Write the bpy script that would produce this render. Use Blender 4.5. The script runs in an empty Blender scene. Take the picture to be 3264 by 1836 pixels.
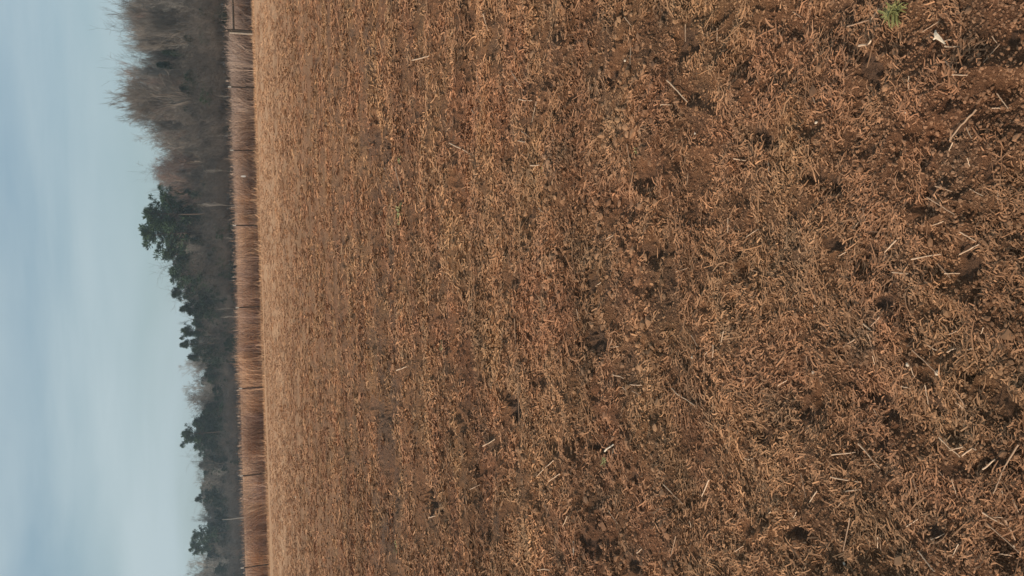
import bpy, math, random
import numpy as np
from mathutils import Vector, Matrix

# ------------------------------------------------------------------ camera, sky, sun
SC = bpy.context.scene
COL = SC.collection
R = math.radians
FPX, CX, CY = 2700.0, 1632.0, 918.0          # focal length and centre in photo pixels (3264 x 1836)
PITCH, ROLL, EYE = R(18.32), R(1.8), 1.6
_f = Vector((0, math.cos(PITCH), -math.sin(PITCH)))
_r = Vector((1, 0, 0))
_d = Vector((0, -math.sin(PITCH), -math.cos(PITCH)))
RIGHT = _d * math.cos(ROLL) - _r * math.sin(ROLL)   # the phone was held on its side: picture right = down
UP = _r * math.cos(ROLL) + _d * math.sin(ROLL)
cam_data = bpy.data.cameras.new('camera')
cam = bpy.data.objects.new('camera', cam_data); COL.objects.link(cam)
cam.matrix_world = Matrix(((RIGHT.x, UP.x, -_f.x, 0), (RIGHT.y, UP.y, -_f.y, 0), (RIGHT.z, UP.z, -_f.z, EYE), (0, 0, 0, 1)))
cam_data.sensor_fit = 'HORIZONTAL'; cam_data.sensor_width = 36.0
cam_data.lens = FPX / 3264 * 36
cam_data.clip_start = 0.05; cam_data.clip_end = 9000
SC.camera = cam

SUN_EL, SUN_AZ = R(31), R(-106)                # azimuth from +Y, negative = towards -X (scene left)
SC.view_settings.view_transform = 'Standard'
SC.view_settings.look = 'None'
SC.view_settings.exposure = 0.0
SC.view_settings.gamma = 1.0
w = bpy.data.worlds.new('World'); SC.world = w; w.use_nodes = True
nt = w.node_tree; nt.nodes.clear()
def N(t, typ, **kw):
    n = t.nodes.new(typ)
    for k, v in kw.items(): setattr(n, k, v)
    return n
sky = N(nt, 'ShaderNodeTexSky', sky_type='NISHITA', sun_disc=False, sun_elevation=SUN_EL, sun_rotation=SUN_AZ % (2 * math.pi),
        air_density=1.0, dust_density=2.2, ozone_density=1.6)
SKY_STRENGTH = 0.106
bg = N(nt, 'ShaderNodeBackground'); bg.inputs['Strength'].default_value = SKY_STRENGTH
out = N(nt, 'ShaderNodeOutputWorld')
tc = N(nt, 'ShaderNodeTexCoord')
mp = N(nt, 'ShaderNodeMapping'); mp.inputs['Scale'].default_value = (2.0, 2.0, 10.0); mp.inputs['Rotation'].default_value = (R(5), R(-4), 0)
nz = N(nt, 'ShaderNodeTexNoise'); nz.inputs['Scale'].default_value = 1.0; nz.inputs['Detail'].default_value = 6; nz.inputs['Roughness'].default_value = 0.5
nz.inputs['Distortion'].default_value = 0.35
rp = N(nt, 'ShaderNodeValToRGB'); rp.color_ramp.elements[0].position = 0.30; rp.color_ramp.elements[1].position = 0.68
rp.color_ramp.elements[0].color = (0.22, 0.22, 0.22, 1); rp.color_ramp.elements[1].color = (1.0, 1.0, 1.0, 1)
mx = N(nt, 'ShaderNodeMix', data_type='RGBA'); mx.inputs['B'].default_value = (4.75, 5.75, 6.12, 1)     # thin white veil of cirrus
nt.links.new(tc.outputs['Generated'], mp.inputs['Vector']); nt.links.new(mp.outputs[0], nz.inputs['Vector'])
nt.links.new(nz.outputs['Fac'], rp.inputs[0]); nt.links.new(rp.outputs[0], mx.inputs['Factor'])
tn = N(nt, 'ShaderNodeMix', data_type='RGBA', blend_type='MULTIPLY'); tn.inputs['Factor'].default_value = 1; tn.inputs['B'].default_value = (.86, 1.03, 1.02, 1)
nt.links.new(sky.outputs[0], tn.inputs['A']); nt.links.new(tn.outputs['Result'], mx.inputs['A']); nt.links.new(mx.outputs['Result'], bg.inputs['Color'])
nt.links.new(bg.outputs[0], out.inputs[0])
sun_data = bpy.data.lights.new('sun', 'SUN'); sun_data.energy = 4.2; sun_data.angle = R(6.0); sun_data.color = (1.0, 0.86, 0.70)
sun = bpy.data.objects.new('sun', sun_data); COL.objects.link(sun)
sd = Vector((math.sin(SUN_AZ) * math.cos(SUN_EL), math.cos(SUN_AZ) * math.cos(SUN_EL), math.sin(SUN_EL)))
sun.rotation_euler = sd.to_track_quat('Z', 'Y').to_euler()
sun.location = (0, 0, 60)

# ------------------------------------------------------------------ helpers
def ray(px, py):
    """direction of the photo pixel (px, py) of the 3264 x 1836 picture"""
    return (_f + RIGHT * ((px - CX) / FPX) + UP * ((CY - py) / FPX)).normalized()
def on_ground(px, py, z=0.0):
    d = ray(px, py); t = (z - EYE) / d.z
    return Vector((0, 0, EYE)) + d * t
def at_depth(px, py, Y):
    d = ray(px, py); return Vector((0, 0, EYE)) + d * (Y / d.y)
def px_size(px, py):
    """metres covered by one photo pixel across, at the ground there"""
    p = on_ground(px, py); return (p - Vector((0, 0, EYE))).length / FPX
def tag(o, label=None, cat=None, group=None, kind=None):
    if label: o['label'] = label
    if cat: o['category'] = cat
    if group: o['group'] = group
    if kind: o['kind'] = kind
    return o
def mesh_np(name, V, F, mat, parent=None, smooth=False, attrs=None, link=True):
    """V (n,3), F (m,k) with constant k"""
    me = bpy.data.meshes.new(name)
    V = np.asarray(V, np.float32); F = np.asarray(F, np.int32); k = F.shape[1]
    me.vertices.add(len(V)); me.vertices.foreach_set('co', V.ravel())
    me.loops.add(F.size); me.loops.foreach_set('vertex_index', F.ravel())
    me.polygons.add(len(F)); me.polygons.foreach_set('loop_start', np.arange(0, F.size, k, dtype=np.int32))
    me.polygons.foreach_set('loop_total', np.full(len(F), k, np.int32))
    me.polygons.foreach_set('use_smooth', np.full(len(F), smooth, bool))
    me.update(calc_edges=True)
    for an, av in (attrs or {}).items():
        a = me.attributes.new(an, 'FLOAT', 'POINT'); a.data.foreach_set('value', np.asarray(av, np.float32))
    me.materials.append(mat)
    o = bpy.data.objects.new(name, me)
    if link: COL.objects.link(o)
    if parent: o.parent = parent
    return o

# value noise on a hashed lattice, vectorised
def _hash(ix, iy, seed):
    h = (ix.astype(np.int64) * 374761393 + iy.astype(np.int64) * 668265263 + seed * 1274126177) & 0xffffffff
    h = ((h ^ (h >> 13)) * 1274126177) & 0xffffffff
    h = (h ^ (h >> 16)) & 0xffffffff
    return h.astype(np.float64) / 4294967295.0 * 2 - 1
def vnoise(x, y, seed):
    x = np.asarray(x, np.float64); y = np.asarray(y, np.float64)
    ix = np.floor(x); iy = np.floor(y); fx = x - ix; fy = y - iy
    ux = fx * fx * fx * (fx * (fx * 6 - 15) + 10); uy = fy * fy * fy * (fy * (fy * 6 - 15) + 10)
    a = _hash(ix, iy, seed); b = _hash(ix + 1, iy, seed); c = _hash(ix, iy + 1, seed); d = _hash(ix + 1, iy + 1, seed)
    return (a * (1 - ux) + b * ux) * (1 - uy) + (c * (1 - ux) + d * ux) * uy
def rot(x, y, a): return x * math.cos(a) - y * math.sin(a), x * math.sin(a) + y * math.cos(a)

# hollows pressed into the soil: centre in photo pixels, half-sizes in photo pixels (picture x = depth, picture y = width)
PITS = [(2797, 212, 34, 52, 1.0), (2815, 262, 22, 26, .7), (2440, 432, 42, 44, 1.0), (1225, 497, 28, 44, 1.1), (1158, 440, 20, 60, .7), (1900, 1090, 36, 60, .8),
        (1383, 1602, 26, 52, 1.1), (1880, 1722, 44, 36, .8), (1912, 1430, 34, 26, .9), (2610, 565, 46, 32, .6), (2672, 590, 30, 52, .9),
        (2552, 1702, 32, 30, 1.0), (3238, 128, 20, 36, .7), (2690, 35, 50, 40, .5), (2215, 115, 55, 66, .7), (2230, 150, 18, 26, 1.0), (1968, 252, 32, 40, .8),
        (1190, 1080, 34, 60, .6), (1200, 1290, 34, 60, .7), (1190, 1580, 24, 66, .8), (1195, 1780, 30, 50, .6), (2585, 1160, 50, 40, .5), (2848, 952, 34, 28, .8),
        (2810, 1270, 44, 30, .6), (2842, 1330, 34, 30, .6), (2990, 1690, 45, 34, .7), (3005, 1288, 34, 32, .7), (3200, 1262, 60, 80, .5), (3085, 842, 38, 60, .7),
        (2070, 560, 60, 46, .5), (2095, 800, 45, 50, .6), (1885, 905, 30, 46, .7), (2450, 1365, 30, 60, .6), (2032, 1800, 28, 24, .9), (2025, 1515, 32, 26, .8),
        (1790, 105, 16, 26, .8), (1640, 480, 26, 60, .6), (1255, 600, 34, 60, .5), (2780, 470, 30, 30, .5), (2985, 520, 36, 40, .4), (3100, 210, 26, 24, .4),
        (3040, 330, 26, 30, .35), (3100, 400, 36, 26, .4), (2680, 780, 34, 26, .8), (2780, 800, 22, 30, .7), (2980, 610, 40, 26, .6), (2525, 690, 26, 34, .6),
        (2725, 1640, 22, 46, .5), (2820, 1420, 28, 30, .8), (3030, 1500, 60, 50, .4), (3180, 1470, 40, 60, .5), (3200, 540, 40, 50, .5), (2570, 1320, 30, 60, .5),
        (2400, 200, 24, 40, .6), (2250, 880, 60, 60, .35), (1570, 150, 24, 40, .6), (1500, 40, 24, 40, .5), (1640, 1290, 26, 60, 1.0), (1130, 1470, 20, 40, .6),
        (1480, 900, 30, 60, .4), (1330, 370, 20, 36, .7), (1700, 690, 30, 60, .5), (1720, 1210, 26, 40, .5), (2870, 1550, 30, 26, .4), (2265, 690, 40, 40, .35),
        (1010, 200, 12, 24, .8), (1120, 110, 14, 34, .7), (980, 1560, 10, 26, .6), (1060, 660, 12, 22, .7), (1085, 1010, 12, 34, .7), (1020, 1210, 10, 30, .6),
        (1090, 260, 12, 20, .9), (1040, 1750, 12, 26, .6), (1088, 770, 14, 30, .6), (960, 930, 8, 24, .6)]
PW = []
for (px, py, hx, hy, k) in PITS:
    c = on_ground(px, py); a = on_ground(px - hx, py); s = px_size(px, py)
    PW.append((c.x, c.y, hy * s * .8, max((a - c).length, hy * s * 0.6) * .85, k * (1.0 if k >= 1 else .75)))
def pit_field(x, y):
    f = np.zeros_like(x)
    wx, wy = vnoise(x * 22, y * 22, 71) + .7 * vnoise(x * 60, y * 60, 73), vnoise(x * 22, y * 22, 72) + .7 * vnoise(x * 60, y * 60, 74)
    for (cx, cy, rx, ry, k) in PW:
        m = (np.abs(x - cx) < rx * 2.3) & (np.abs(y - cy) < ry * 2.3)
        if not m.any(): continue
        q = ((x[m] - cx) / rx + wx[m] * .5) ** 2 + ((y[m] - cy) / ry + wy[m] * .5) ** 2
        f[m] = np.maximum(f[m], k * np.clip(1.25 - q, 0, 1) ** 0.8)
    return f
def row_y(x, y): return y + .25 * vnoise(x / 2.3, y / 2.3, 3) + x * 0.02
def shade_damp_field(x, y):  # shade painted into the hollows, plus damp grey soil in ruts and patches
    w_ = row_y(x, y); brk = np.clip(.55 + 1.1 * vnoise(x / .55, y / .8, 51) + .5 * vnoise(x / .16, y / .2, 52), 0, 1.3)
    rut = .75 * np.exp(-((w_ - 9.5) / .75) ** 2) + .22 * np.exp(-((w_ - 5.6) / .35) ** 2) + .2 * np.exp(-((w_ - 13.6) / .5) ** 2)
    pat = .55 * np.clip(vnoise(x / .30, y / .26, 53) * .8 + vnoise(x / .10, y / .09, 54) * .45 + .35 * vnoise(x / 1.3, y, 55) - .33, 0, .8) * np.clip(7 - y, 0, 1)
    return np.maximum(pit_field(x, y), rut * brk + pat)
def height(x, y, sp=None):
    """soil height; sp = mesh spacing there (octaves too fine for it fade out)"""
    x = np.asarray(x, np.float64); y = np.asarray(y, np.float64)
    d = np.hypot(x, y)
    if sp is None: sp = 0.002 + d * 0.0012
    field = np.clip((47.0 - y) / 3, 0, 1) * np.clip(y / .4 + 1, .35, 1)
    z = 0.010 * vnoise(x / .9, y / .7, 1) + 0.012 * vnoise(x / .35, y / .3, 2)
    wv = row_y(x, y)
    z += 0.016 * np.cos(wv * 2 * math.pi / .76 + 1.2 * vnoise(x / .8, y / .6, 13)) * np.clip((y - 1) / 5, .25, 1)                      # tilled rows across the view
    z -= 0.045 * np.exp(-((wv - 9.3) / .42) ** 2) + 0.02 * np.exp(-((wv - 5.8) / .3) ** 2)           # two old wheel ruts
    for lam, amp, sd_, an in ((.24, .013, 19, .62), (.13, .019, 4, .35), (.062, .014, 5, 1.1), (.031, .0075, 6, 2.0), (.016, .0042, 7, .7), (.0082, .0022, 8, 1.7)):
        wgt = np.clip(lam / (1.6 * sp) - .6, 0, 1)
        if np.max(wgt) <= 0: continue
        a, b = rot(x, y, an)
        n = vnoise(a / lam, b / lam, sd_)
        m = vnoise(a / lam * .37, b / lam * .37, sd_ + 20)
        z += amp * wgt * (1 - 2.1 * np.abs(n)) * (.55 + .6 * m) 
    z *= field
    z += np.clip((y - 47.0) / 3, 0, 1) * .05
    z -= pit_field(x, y) * (0.005 + 0.006 * np.clip(d, 0, 6))
    return z + 0.0

# ------------------------------------------------------------------ materials
def new_mat(name):
    m = bpy.data.materials.new(name); m.use_nodes = True
    return m, m.node_tree, m.node_tree.nodes['Principled BSDF']
def ramp(t, fac, stops):
    r = N(t, 'ShaderNodeValToRGB'); e = r.color_ramp.elements
    while len(e) < len(stops): e.new(0.5)
    for i, (p, c) in enumerate(stops):
        e[i].position = p; e[i].color = (*c, 1)
    t.links.new(fac, r.inputs[0]); return r.outputs[0]
def noise(t, vec, scale, detail=4, rough=.55, dist=0.0):
    n = N(t, 'ShaderNodeTexNoise'); n.inputs['Scale'].default_value = scale; n.inputs['Detail'].default_value = detail
    n.inputs['Roughness'].default_value = rough; n.inputs['Distortion'].default_value = dist
    t.links.new(vec, n.inputs['Vector']); return n.outputs['Fac']
def mixc(t, fac, a, b, mode='MIX'):
    m = N(t, 'ShaderNodeMix', data_type='RGBA', blend_type=mode)
    for s, v in (('Factor', fac), ('A', a), ('B', b)):
        if isinstance(v, (int, float)): m.inputs[s].default_value = v
        elif isinstance(v, tuple): m.inputs[s].default_value = (*v, 1)
        else: t.links.new(v, m.inputs[s])
    return m.outputs['Result']
def rng_map(t, v, a, b, c=0.0, d=1.0):
    m = N(t, 'ShaderNodeMapRange'); m.inputs[1].default_value = a; m.inputs[2].default_value = b; m.inputs[3].default_value = c; m.inputs[4].default_value = d
    t.links.new(v, m.inputs[0]); return m.outputs[0]
def patch_color(t, pos, cols):
    """soil and litter share the broad red / ochre / grey patches of the field"""
    a = noise(t, pos, 1.3, 5, .6, .4); b = noise(t, pos, 3.7, 4, .6)
    c = mixc(t, rng_map(t, a, .38, .62), cols[0], cols[1])
    c = mixc(t, rng_map(t, b, .52, .70, 0, .75), c, cols[2])
    mp = N(t, 'ShaderNodeMapping'); mp.inputs['Scale'].default_value = (.22, 1.5, 0); t.links.new(pos, mp.inputs[0])
    sp_ = N(t, 'ShaderNodeSeparateXYZ'); t.links.new(pos, sp_.inputs[0])
    c = mixc(t, rng_map(t, sp_.outputs['Y'], 18, 34, 0, .75), c, (.56, .34, .205))
    return mixc(t, 1.0, c, ramp(t, noise(t, mp.outputs[0], 1.0, 6, .68), [(.32, (.66, .65, .64)), (.5, (1, 1, 1)), (.66, (1.28, 1.26, 1.2))]), 'MULTIPLY')

def soil_material():
    m, t, b = new_mat('tilled_soil'); L = t.links
    pos = N(t, 'ShaderNodeNewGeometry').outputs['Position']
    c = patch_color(t, pos, ((.235, .110, .060), (.245, .128, .067), (.185, .112, .070)))
    fine = noise(t, pos, 95, 6, .7, .3)
    c = mixc(t, 1.0, c, ramp(t, fine, [(.30, (.55, .52, .50)), (.5, (.95, .95, .95)), (.72, (1.45, 1.42, 1.35))]), 'MULTIPLY')
    # dry straw matted over the far half of the field
    sep = N(t, 'ShaderNodeSeparateXYZ'); L.new(pos, sep.inputs[0])
    mp = N(t, 'ShaderNodeMapping'); mp.inputs['Scale'].default_value = (1.6, 6.0, 1); L.new(pos, mp.inputs[0])
    st = noise(t, mp.outputs[0], 2.4, 8, .72, .5)
    far = rng_map(t, sep.outputs['Y'], 6, 34, 0.0, .60)
    mul = N(t, 'ShaderNodeMath', operation='MULTIPLY'); L.new(far, mul.inputs[0]); L.new(rng_map(t, st, .32, .62, .25, 1.3), mul.inputs[1]); mul.use_clamp = True
    c = mixc(t, mul.outputs[0], c, (.52, .305, .175))
    shade_damp = N(t, 'ShaderNodeAttribute', attribute_name='shade_damp').outputs['Fac']
    c = mixc(t, rng_map(t, shade_damp, .12, .6, 0, .6), c, (.115, .075, .055))  # darkens hollows as painted shade, and the damp ruts and patches
    L.new(c, b.inputs['Base Color']); b.inputs['Roughness'].default_value = .95; b.inputs['Specular IOR Level'].default_value = .15
    bp = N(t, 'ShaderNodeBump'); bp.inputs['Strength'].default_value = 1.0; bp.inputs['Distance'].default_value = .006
    nn = noise(t, pos, 230, 8, .75, .4)
    L.new(nn, bp.inputs['Height'])
    bp2 = N(t, 'ShaderNodeBump'); bp2.inputs['Strength'].default_value = 1.0; bp2.inputs['Distance'].default_value = .05
    L.new(noise(t, pos, 22, 8, .7, .2), bp2.inputs['Height']); L.new(bp.outputs[0], bp2.inputs['Normal'])
    L.new(bp2.outputs[0], b.inputs['Normal'])
    return m
def litter_material(name, cols, lo, hi, rough=.8, trans=0.0):
    """cols = patch colours, multiplied by a per-piece tint"""
    m, t, b = new_mat(name); L = t.links
    pos = N(t, 'ShaderNodeNewGeometry').outputs['Position']
    c = patch_color(t, pos, cols)
    tint = N(t, 'ShaderNodeAttribute', attribute_name='tint').outputs['Fac']
    c = mixc(t, 1.0, c, ramp(t, tint, [(0.0, lo), (.7, (1, 1, 1)), (1.0, hi)]), 'MULTIPLY')
    L.new(c, b.inputs['Base Color']); b.inputs['Roughness'].default_value = rough; b.inputs['Specular IOR Level'].default_value = .25
    return m
def simple_material(name, c0, c1, scale, rough=.8, bump=0.0, streak=None):
    m, t, b = new_mat(name); L = t.links
    co = N(t, 'ShaderNodeTexCoord').outputs['Object']
    if streak:
        mp = N(t, 'ShaderNodeMapping'); mp.inputs['Scale'].default_value = streak; L.new(co, mp.inputs[0]); co = mp.outputs[0]
    f = noise(t, co, scale, 5, .6)
    L.new(ramp(t, f, [(.3, c0), (.7, c1)]), b.inputs['Base Color']); b.inputs['Roughness'].default_value = rough
    b.inputs['Specular IOR Level'].default_value = .3
    if bump:
        bp = N(t, 'ShaderNodeBump'); bp.inputs['Distance'].default_value = bump; L.new(f, bp.inputs['Height']); L.new(bp.outputs[0], b.inputs['Normal'])
    return m
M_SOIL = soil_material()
M_CRUMB = litter_material('soil_crumb', ((.275, .138, .076), (.285, .160, .085), (.235, .145, .090)), (.65, .63, .62), (1.25, 1.25, 1.25), .95)
M_LITTER = litter_material('straw_litter', ((.385, .185, .100), (.40, .220, .115), (.32, .200, .118)), (.72, .70, .68), (1.25, 1.25, 1.22))
M_STALK = simple_material('dry_stalk', (.46, .29, .18), (.70, .49, .33), 40, .6)
M_STALK_DULL = simple_material('weathered_stalk', (.33, .195, .12), (.48, .31, .20), 40, .7)
M_PALE = simple_material('bleached_husk', (.56, .44, .32), (.74, .62, .48), 60, .6)
M_STONE = simple_material('pale_pebble', (.45, .34, .24), (.68, .56, .43), 80, .7)
M_WEED = simple_material('weed_leaf', (.14, .135, .040), (.29, .26, .10), 60, .6)
M_WEED_DRY = simple_material('yellowing_weed_leaf', (.20, .20, .07), (.40, .36, .17), 60, .7)

# ------------------------------------------------------------------ ground: one sheet, finer towards the viewer
def build_ground():
    ang = list(np.linspace(-math.pi, -.62, 40)[:-1]) + list(np.linspace(-.62, -.40, 60)[:-1]) + list(np.linspace(-.40, .40, 1000)) + list(np.linspace(.40, .62, 60)[1:]) + list(np.linspace(.62, math.pi, 40)[1:])
    ang = np.array(ang)
    dep = np.linspace(math.atan2(EYE, .95), math.atan2(EYE, 50), 1350)
    rad = np.concatenate([[.02, .15, .3, .45, .6, .7, .78, .85, .91], EYE / np.tan(dep), [52, 55, 60, 70, 85, 110, 150, 220, 330, 500, 800, 1300, 2200, 4000]])
    spr = np.gradient(rad)
    A, Rr = np.meshgrid(ang, rad); SP = np.repeat(spr[:, None], len(ang), 1)
    SPA = Rr * np.repeat(np.gradient(ang)[None, :], len(rad), 0)
    X = Rr * np.sin(A); Y = Rr * np.cos(A)
    x, y = X.ravel(), Y.ravel()
    sp = np.maximum(SP.ravel() * .55, SPA.ravel())
    z = height(x, y, sp)
    nr, na = len(rad), len(ang)
    i = np.arange(nr - 1)[:, None] * na + np.arange(na - 1)[None, :]
    F = np.stack([i, i + 1, i + na + 1, i + na], -1).reshape(-1, 4)[:, ::-1]
    V = np.stack([x, y, z], 1)
    o = mesh_np('field', V, F, M_SOIL, smooth=True, attrs={'shade_damp': shade_damp_field(x, y)})
    tag(o, kind='structure')
build_ground()

# ------------------------------------------------------------------ loose litter on the soil
def scatter(rs, n, dmin, dmax, power, half=.46):
    """points with density falling off with distance^power, within the wedge in front"""
    u = rs.random(n); e = 2 - power
    d = (dmin ** e + u * (dmax ** e - dmin ** e)) ** (1 / e)
    a = (rs.random(n) * 2 - 1) * half
    return d * np.sin(a), d * np.cos(a), d
def build_litter():
    rs = np.random.default_rng(5)
    parts_V, parts_F, parts_T = [], [], []
    off = 0
    for (n, d0, d1, pw, l0, l1, w0, lift) in ((165000, .95, 6, 1.3, .010, .030, .0011, .005), (9000, .95, 6, 1.2, .03, .075, .0010, .008),
                                              (340000, 4.5, 46.5, 1.5, .015, .040, .0012, .008)):
        x, y, d = scatter(rs, n, d0, d1, pw)
        cl = 1.3 * vnoise(x / (.03 + .006 * d), y / (.022 + .007 * d), 30) + vnoise(x / .11, y / .09, 31) * .9 + vnoise(x * 2.1, y * 2.1, 32) * .7 + vnoise(x / 4, y / .55, 33) * np.clip(d / 12, 0, .8)
        keep = (rs.random(n) < .60 + .80 * cl - 1.8 * np.clip(shade_damp_field(x, y), 0, .4)) & (pit_field(x, y) < .22 + .8 * (rs.random(n) < .2))
        x, y, d = x[keep], y[keep], d[keep]; n = len(x)
        L = 1.35 * (l0 + (l1 - l0) * rs.random(n) ** 2) * (1 + .23 * np.clip(d - 1.5, 0, 24))
        W = w0 * 1.3 * (.6 + .9 * rs.random(n)) * (1 + .29 * np.clip(d - 1.5, 0, 7) + .11 * np.clip(d - 8.5, 0, 14))
        a = np.where(rs.random(n) < .72, 1.5 * vnoise(x / .22, y / .2, 61) + .9 * vnoise(x / 1.2, y / .9, 62) + rs.normal(0, .42, n), rs.random(n) * math.pi * 2)   # strands lie matted in swirls
        tilt = rs.normal(0, .20, n); curl = rs.normal(0, 1.25, n)
        z0 = height(x, y)
        pts = []
        for s in (-.5, -.17, .17, .5):
            aa = a + curl * s
            px = x + np.cos(aa) * L * s; py = y + np.sin(aa) * L * s
            pz = z0 + lift * (.1 + rs.random(n)) * (1 + .10 * np.clip(d - 2, 0, 25)) + np.abs(s) ** 0 * L * s * np.sin(tilt) + rs.normal(0, .0012, n)
            pts.append((px, py, pz))
        roll = rs.normal(0, .55, n)
        vx, vy, vz = -np.sin(a) * np.cos(roll), np.cos(a) * np.cos(roll), np.sin(roll)
        V = np.zeros((n, 8, 3))
        for k, (px, py, pz) in enumerate(pts):
            tw = (1, 1.1, 1, .5)[k]
            for s, q in ((0, -1), (1, 1)):
                V[:, 2 * k + s, 0] = px + vx * W * tw * q; V[:, 2 * k + s, 1] = py + vy * W * tw * q; V[:, 2 * k + s, 2] = pz + vz * W * tw * q
        b = off + np.arange(n)[:, None] * 8
        F = np.concatenate([b + np.array([[2 * k, 2 * k + 1, 2 * k + 3, 2 * k + 2]]) for k in range(3)], 0)
        tint = np.clip(rs.random(n) ** 1.3 * .95 + (rs.random(n) < .03) * .4, 0, 1)
        parts_V.append(V.reshape(-1, 3)); parts_F.append(F); parts_T.append(np.repeat(tint, 8)); off += n * 8
    o = mesh_np('straw_litter', np.concatenate(parts_V), np.concatenate(parts_F), M_LITTER, attrs={'tint': np.concatenate(parts_T)})
    tag(o, 'fine chopped dry straw scattered all over the brown soil', 'straw', kind='stuff')
ICO = None
def ico():
    p = (1 + 5 ** .5) / 2
    V = np.array([(-1, p, 0), (1, p, 0), (-1, -p, 0), (1, -p, 0), (0, -1, p), (0, 1, p), (0, -1, -p), (0, 1, -p), (p, 0, -1), (p, 0, 1), (-p, 0, -1), (-p, 0, 1)]) / math.hypot(1, p)
    F = np.array([(0, 11, 5), (0, 5, 1), (0, 1, 7), (0, 7, 10), (0, 10, 11), (1, 5, 9), (5, 11, 4), (11, 10, 2), (10, 7, 6), (7, 1, 8), (3, 9, 4), (3, 4, 2), (3, 2, 6), (3, 6, 8), (3, 8, 9), (4, 9, 5), (2, 4, 11), (6, 2, 10), (8, 6, 7), (9, 8, 1)])
    return V, F
def build_crumbs():
    rs = np.random.default_rng(9)
    IV, IF = ico(); PV, PF, PT = [], [], []; off = 0
    for (n, d0, d1, pw, r0, r1, ex) in ((100000, .95, 5, 1.2, .0015, .0048, 2.4), (30000, 3, 30, 1.5, .005, .016, 2.4), (900, .95, 12, 1.2, .006, .013, 2.5)):
        x, y, d = scatter(rs, n, d0, d1, pw)
        keep = (pit_field(x, y) < .3)
        x, y, d = x[keep], y[keep], d[keep]; n = len(x)
        r = r0 + (r1 - r0) * rs.random(n) ** ex
        V = IV[None] * (1 + rs.normal(0, .22, (n, 12, 1))) * r[:, None, None] * (1 + rs.normal(0, .22, (n, 1, 3)))
        ca, sa = np.cos(rs.random(n) * 6.28)[:, None], np.sin(rs.random(n) * 6.28)[:, None]
        V = np.stack([V[..., 0] * ca - V[..., 1] * sa, V[..., 0] * sa + V[..., 1] * ca, V[..., 2] * .75], -1)
        z = height(x, y) + r * .3
        V += np.stack([x, y, z], 1)[:, None, :]
        PV.append(V.reshape(-1, 3)); PF.append((off + np.arange(n)[:, None, None] * 12 + IF[None]).reshape(-1, 3)); PT.append(np.repeat(rs.random(n), 12)); off += n * 12
    o = mesh_np('soil_crumbs', np.concatenate(PV), np.concatenate(PF), M_CRUMB, smooth=False, attrs={'tint': np.concatenate(PT)})
    tag(o, 'loose crumbs and small clods of brown soil covering the field', 'soil', kind='stuff')
build_litter(); build_crumbs()

# ------------------------------------------------------------------ individual stalks, pebbles, weeds
def tube_geo(pts, radii, sides=6, off=0, cap=True):
    P = [Vector(p) for p in pts]; V = []; F = []
    for i, p in enumerate(P):
        t = (P[min(i + 1, len(P) - 1)] - P[max(i - 1, 0)]).normalized()
        u = t.orthogonal().normalized() if i == 0 else (u - t * u.dot(t)).normalized()
        v = t.cross(u)
        for k in range(sides):
            a = 2 * math.pi * k / sides
            V.append(tuple(p + (u * math.cos(a) + v * math.sin(a)) * radii[i]))
    for i in range(len(P) - 1):
        for k in range(sides):
            a = off + i * sides + k; b = off + i * sides + (k + 1) % sides
            F.append((a, b, b + sides, a + sides))
    if cap and sides == 6:
        for base in (off, off + (len(P) - 1) * sides):
            F.append((base, base + 1, base + 2, base + 3)); F.append((base, base + 3, base + 4, base + 5))
    return V, F
rnd = random.Random(4)
def stalk(pix, wpx, mat, label, group=None, cat='straw stalk', name='straw_stalk', flat=False, lift=.5):
    g = [on_ground(x, y, .012) for x, y in pix]
    s = px_size(*pix[0]); r = wpx * s * .43
    pts = []
    for i in range(len(g) - 1):
        n = 4
        for k in range(n + (i == len(g) - 2)):
            pts.append(g[i].lerp(g[i + 1], k / n))
    xs = np.array([p.x for p in pts]); ys = np.array([p.y for p in pts])
    h = height(xs, ys, np.full(len(pts), .003))
    t = np.linspace(0, 1, len(pts)); lin = h[0] + (h[-1] - h[0]) * t
    up = max(0.0, float(np.max(h - lin))) * .9
    for p, zz in zip(pts, lin):
        p.z = zz + up + r * lift + .002
        p.x += rnd.gauss(0, r * .25); p.y += rnd.gauss(0, r * .25)
    o_ = pts[len(pts) // 2].copy()
    rad = [r * (1.0 - .35 * q) * (1 if not flat else (.35 + 1.1 * math.sin(math.pi * min(q * 1.1 + .1, 1)))) for q in t]
    V, F = tube_geo([p - o_ for p in pts], rad, 6)
    ob = mesh_np(name, V, F, mat, smooth=False); ob.location = o_
    tag(ob, label, cat, group); return ob
G1 = 'dry straw stalks lying on the soil'
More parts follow.
